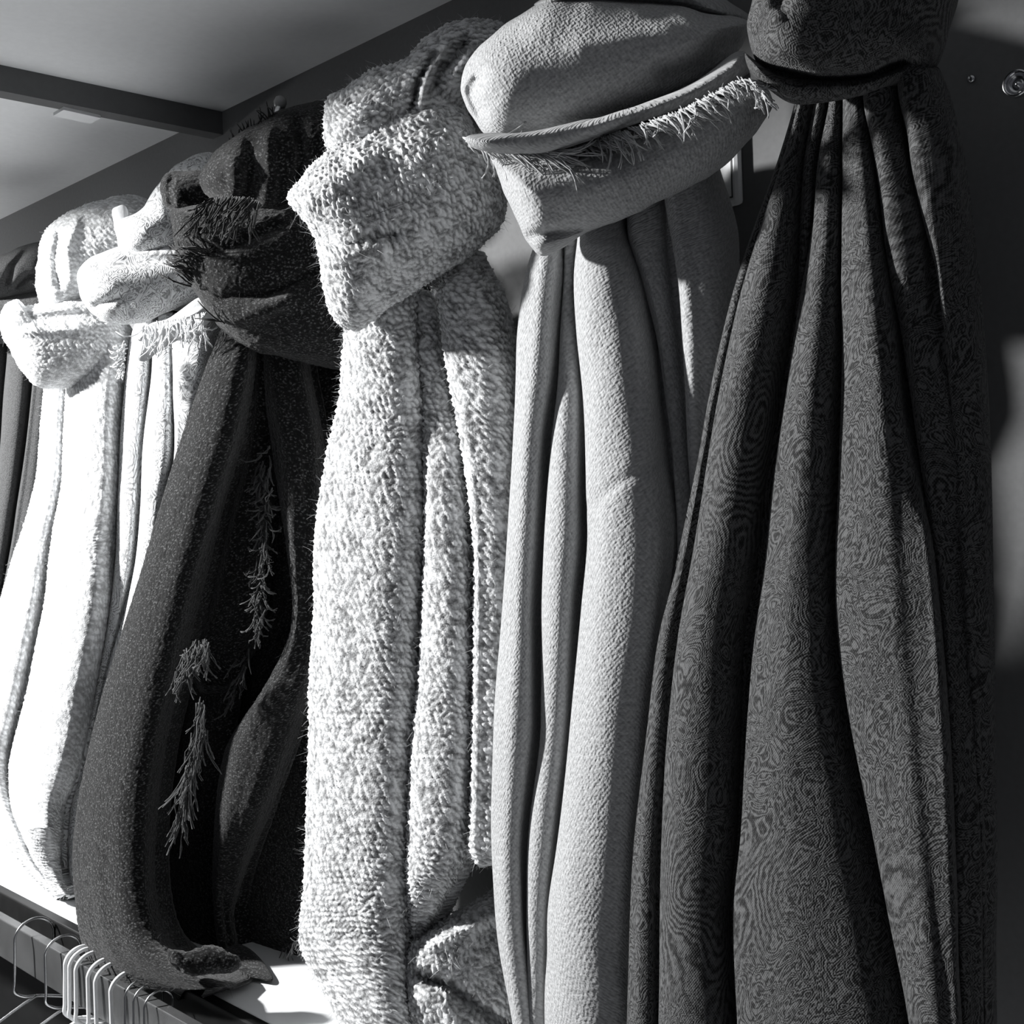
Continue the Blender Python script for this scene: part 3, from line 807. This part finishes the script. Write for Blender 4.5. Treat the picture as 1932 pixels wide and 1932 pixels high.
# ------------------------------------------------------------------ scarf 4: black wool
s4 = thing('wool_scarf', 'black wool scarf with ragged fringe, between the paisley and the pale knitted scarf', 'scarf', P(350, 1850, 0.1))
KB = dict(wrinkle=0.004, key='black', fine=0.0012, spacing=0.0018)
rows = [(600, [425, 475]), (650, [405, 482]), (700, [385, 482]), (820, [345, 460]), (930, [308, 430]), (1080, [262, 392]), (1200, [226, 360]), (1300, [196, 335]), (1420, [165, 312]), (1520, [147, 298]), (1620, [139, 292]),
        (1700, [145, 296]), (1760, [153, 312]), (1800, [165, 345]), (1832, [188, 400]), (1850, [225, 440]), (1862, [270, 445]), (1868, [320, 425])]
tail('hanging_cloth', rows, M['black_felt'], s4, amp=0.050, k=0.6, dvs=[0.130, 0.115], back=0.08, peak=[0.45], lean=0.04, **KB)
rows = [(620, [470, 560]), (700, [472, 560]), (830, [468, 530]), (950, [438, 518]), (1050, [410, 505]), (1130, [392, 500]), (1190, [368, 490]), (1225, [345, 480]), (1255, [345, 462]), (1290, [368, 450]), (1310, [380, 440])]
tail('middle_fold', rows, M['black_felt'], s4, amp=0.035, k=0.7, dvs=[0.088, 0.062], back=0.045, peak=[0.4], **KB)
rows = [(640, [430, 640]), (800, [400, 650]), (1000, [350, 625]), (1200, [300, 615]), (1400, [265, 612]), (1600, [255, 605]), (1720, [255, 600]), (1780, [270, 590]), (1822, [330, 575])]
tail('back_panel', rows, M['black_felt'], s4, amp=0.018, k=0.5, dvs=[0.040, 0.030], back=0.015, **KB)
rows = [(620, [488, 580]), (690, [490, 585]), (830, [512, 610]), (950, [528, 612]), (1050, [540, 608]), (1150, [548, 606]), (1220, [535, 603]), (1300, [495, 590]), (1400, [432, 560]), (1480, [412, 530]), (1560, [405, 498]), (1650, [402, 462]), (1720, [405, 442]), (1780, [412, 450]), (1800, [420, 445])]
tail('side_fold', rows, M['black_felt'], s4, amp=0.045, k=0.7, dvs=[0.085, 0.060], back=0.045, peak=[0.45], **KB)
rows = [(1150, [330, 480]), (1300, [300, 450]), (1500, [275, 425]), (1650, [275, 425]), (1740, [285, 425]), (1800, [310, 430])]
tail('inner_fold', rows, M['black_felt'], s4, amp=0.016, k=0.5, dvs=[0.085, 0.080], back=0.06, **KB)
blob('folded_edge', [(318, 1788), (350, 1795), (392, 1781), (425, 1791), (454, 1815), (438, 1834), (390, 1840), (345, 1836), (320, 1815)],
     [(345, 1815), (425, 1815)], 0.205, 0.016, M['black_felt'], s4, fine=0.0014, wrinkle=0.004, wscale=(60, 60))
ZCOR = float(-on_z(430, 1822, ZS + 0.010)[1])
blob('trailing_corner', [(400, 1790), (440, 1778), (480, 1795), (515, 1848), (470, 1846), (420, 1850), (360, 1862), (340, 1850), (380, 1825)],
     [(400, 1835), (470, 1825)], ZCOR, 0.012, M['black_felt'], s4, slope=(0, -2.4))
KB2 = dict(wrinkle=0.004, key='black', fine=0.0012)
blob('loop_end', [(300, 350), (306, 332), (325, 322), (385, 320), (420, 335), (450, 370), (430, 400), (380, 402), (335, 396), (312, 385)], [(330, 358), (410, 365)], 0.150, 0.040, M['black_felt'], s4, creases=[([(325, 325), (318, 355), (325, 392)], 7, -0.006)], **KB2)
blob('upper_wrap', [(375, 330), (395, 300), (425, 268), (480, 232), (520, 208), (580, 194), (640, 186), (690, 210), (680, 300), (600, 390), (520, 420), (440, 400), (385, 365)], [(450, 320), (580, 270)], 0.110, 0.065, M['black_felt'], s4,
     creases=[([(470, 250), (475, 320), (450, 390)], 14, -0.012), ([(500, 230), (510, 330), (500, 400)], 16, 0.012), ([(560, 210), (570, 300), (550, 380)], 12, -0.014), ([(430, 290), (450, 340), (440, 390)], 14, 0.008)], **KB2)
blob('knot_band', [(320, 400), (345, 392), (400, 385), (480, 375), (560, 370), (620, 400), (680, 480), (690, 600), (670, 690), (600, 690), (520, 670), (465, 655), (420, 622), (385, 580), (355, 530), (330, 470)], [(430, 480), (560, 540)], 0.125, 0.080, M['black_felt'], s4,
     creases=[([(385, 600), (460, 600), (560, 560)], 16, 0.010), ([(330, 460), (420, 470), (540, 420)], 12, -0.012), ([(400, 560), (500, 560), (620, 500)], 14, -0.012)], **KB2)
fringe('fringe', [(372, 392), (410, 375), (455, 372), (490, 380)], 0.205, M['black_yarn'], s4, 46, 80, (-0.35, 0.9), jitter=0.25, curl=0.3, rad=0.0011, twist=1, seed=8)
fringe('fringe', [(395, 470), (372, 500), (362, 540)], 0.20, M['black_yarn'], s4, 26, 60, (-0.9, -0.45), jitter=0.3, curl=0.3, rad=0.0010, twist=1, seed=9)
fringe('fringe', [(440, 280), (480, 244), (520, 220)], 0.125, M['black_yarn'], s4, 26, 30, (0.1, -0.9), jitter=0.5, curl=0.5, rad=0.0010, seed=10)
fringe('fringe', [(425, 610), (405, 600)], 0.185, M['black_yarn'], s4, 5, 48, (-0.8, -0.4), jitter=0.25, curl=0.3, rad=0.0010, seed=16)
# the frayed side edge that hangs in the hollow between the folds
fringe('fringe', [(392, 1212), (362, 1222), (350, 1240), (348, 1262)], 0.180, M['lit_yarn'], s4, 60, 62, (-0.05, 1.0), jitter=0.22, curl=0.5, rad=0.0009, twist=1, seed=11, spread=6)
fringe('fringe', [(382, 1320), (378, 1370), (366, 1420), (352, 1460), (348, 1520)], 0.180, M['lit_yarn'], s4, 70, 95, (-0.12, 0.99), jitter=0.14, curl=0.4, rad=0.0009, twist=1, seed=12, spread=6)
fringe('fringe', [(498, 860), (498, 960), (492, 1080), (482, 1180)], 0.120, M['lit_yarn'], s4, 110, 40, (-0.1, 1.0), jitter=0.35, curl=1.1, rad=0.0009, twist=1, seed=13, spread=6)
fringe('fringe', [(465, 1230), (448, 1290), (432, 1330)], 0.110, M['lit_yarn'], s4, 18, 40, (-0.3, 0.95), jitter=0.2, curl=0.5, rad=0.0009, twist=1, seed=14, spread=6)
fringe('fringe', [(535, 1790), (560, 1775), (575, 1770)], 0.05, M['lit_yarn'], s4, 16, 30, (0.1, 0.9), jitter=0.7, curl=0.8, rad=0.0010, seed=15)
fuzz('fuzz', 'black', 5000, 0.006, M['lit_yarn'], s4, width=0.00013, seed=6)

# ------------------------------------------------------------------ scarf 5: white paisley print
s5 = thing('paisley_scarf', 'white paisley print scarf with tasselled white border, partly behind the black scarf', 'scarf', P(130, 1680, 0.1))
rows = [(590, [262, 300, 330, 410]), (640, [245, 290, 325, 405]), (720, [236, 285, 328, 395]), (850, [226, 270, 330, 365]), (950, [219, 265, 312, 335]), (1050, [214, 255, 295, 315]), (1150, [205, 235, 262, 285]), (1280, [182, 198, 220, 245]),
        (1420, [150, 168, 185, 205]), (1530, [114, 135, 155, 175]), (1640, [107, 130, 152, 170]), (1675, [118, 135, 152, 165])]
tail('hanging_cloth', rows, M['white_paisley'], s5, amp=0.030, k=0.8, dvs=[0.085, 0.085, 0.085, 0.075], back=0.04, lean=0.03)
blob('upper_wrap', [(222, 420), (262, 398), (300, 342), (340, 305), (400, 288), (440, 330), (420, 420), (380, 470), (300, 490), (230, 480)], [(280, 430), (370, 370)], 0.105, 0.060, M['white_paisley'], s5,
     creases=[([(300, 350), (330, 400), (340, 450)], 12, -0.008)])
blob('border_strip', [(208, 398), (222, 386), (240, 390), (250, 430), (262, 478), (236, 482), (218, 440)], [(232, 405), (236, 455)], 0.145, 0.007, M['white_border'], s5, wrinkle=0.004)
blob('knot_band', [(146, 535), (155, 500), (200, 472), (260, 455), (330, 438), (400, 450), (420, 520), (380, 560), (320, 590), (270, 612), (230, 612), (190, 604), (158, 575)], [(210, 535), (340, 510)], 0.130, 0.065, M['white_paisley'], s5,
     creases=[([(160, 500), (260, 492), (370, 490)], 10, -0.010), ([(170, 580), (230, 560), (250, 600)], 10, -0.012), ([(330, 545), (380, 510)], 10, -0.008)])
blob('border_flap', [(256, 650), (280, 612), (320, 598), (372, 562), (400, 560), (405, 596), (372, 624), (322, 648), (298, 662), (276, 680), (258, 676)], [(275, 650), (320, 618), (385, 588)], 0.150, 0.008, M['white_border'], s5,
     creases=[([(275, 640), (330, 612), (390, 580)], 6, 0.004)], wrinkle=0.002)
fringe('tassels', [(268, 618), (310, 606), (350, 600), (390, 590)], 0.175, M['white_yarn'], s5, 40, 62, (0.02, 1.0), jitter=0.35, curl=0.9, rad=0.0009, twist=1, seed=21)
fringe('tassels', [(236, 645), (234, 700)], 0.165, M['white_yarn'], s5, 22, 24, (-0.6, 0.7), jitter=0.5, curl=0.5, rad=0.0009, twist=1, seed=22)

# ------------------------------------------------------------------ scarf 6: white knit
s6 = thing('knitted_scarf', 'white knitted scarf with a wide folded knot band, second from the left', 'scarf', P(60, 1680, 0.1))
KW = dict(spacing=0.0020, disp=(0.0018, 9), wrinkle=0.004, key='white')
rows = [(640, [92, 135, 245]), (700, [85, 128, 240]), (800, [78, 122, 232]), (900, [68, 118, 228]), (1000, [40, 102, 220]), (1050, [22, 95, 216]), (1150, [-5, 82, 207]), (1300, [-35, 50, 180]), (1430, [-50, 20, 154]), (1520, [-25, 25, 122]), (1575, [2, 45, 116]), (1625, [35, 65, 112]), (1665, [70, 90, 122]), (1692, [100, 110, 135])]
tail('hanging_cloth', rows, M['white_knit'], s6, amp=0.050, k=0.8, dvs=[0.085, 0.090, 0.085], back=0.035, lean=0.05, **KW)
blob('upper_wrap', [(72, 480), (90, 430), (130, 400), (190, 378), (250, 370), (300, 400), (290, 470), (230, 540), (160, 575), (90, 590), (68, 540)], [(130, 500), (220, 440)], 0.105, 0.060, M['white_knit'], s6,
     creases=[([(112, 430), (105, 490), (115, 550)], 9, -0.010), ([(150, 400), (125, 470), (140, 540)], 10, 0.008)], **KW)
blob('knot_band', [(0, 610), (4, 582), (30, 566), (50, 578), (110, 562), (170, 560), (225, 590), (250, 640), (240, 685), (210, 708), (150, 728), (85, 732), (45, 705), (15, 655)], [(70, 640), (180, 640)], 0.140, 0.065, M['white_knit'], s6,
     creases=[([(35, 585), (60, 602), (150, 592), (215, 600)], 9, -0.012), ([(10, 600), (40, 625), (170, 618)], 10, 0.007)], **KW)
fuzz('fuzz', 'white', 2500, 0.007, M['pale_fuzz'], s6, seed=17)

# ------------------------------------------------------------------ scarf 7: charcoal, at the frame's edge
s7 = thing('plain_scarf', 'charcoal scarf cut by the left frame edge, leftmost in the row', 'scarf', P(-30, 1400, 0.1))
rows = [(560, [-40, 15, 60, 110]), (640, [-50, 15, 62, 108]), (720, [-55, 10, 60, 104]), (900, [-75, -5, 40, 85]), (1050, [-95, -20, 15, 60]), (1150, [-105, -35, -5, 35]), (1300, [-130, -60, -40, 10]), (1450, [-150, -80, -60, -20])]
tail('hanging_cloth', rows, M['charcoal'], s7, amp=0.030, k=0.8, dvs=[0.08, 0.08, 0.075, 0.06], back=0.035, lean=0.05)
blob('upper_wrap', [(-60, 520), (-20, 490), (15, 474), (50, 460), (90, 456), (105, 490), (95, 545), (40, 558), (-30, 570)], [(0, 515), (60, 500)], 0.105, 0.050, M['charcoal'], s7,
     creases=[([(10, 540), (25, 500), (55, 465)], 7, -0.010), ([(25, 545), (55, 520), (85, 520)], 6, -0.010)])
blob('knot_band', [(-70, 570), (-20, 552), (40, 545), (95, 545), (105, 600), (85, 660), (20, 650), (-60, 640)], [(-20, 600), (60, 595)], 0.110, 0.050, M['charcoal'], s7)
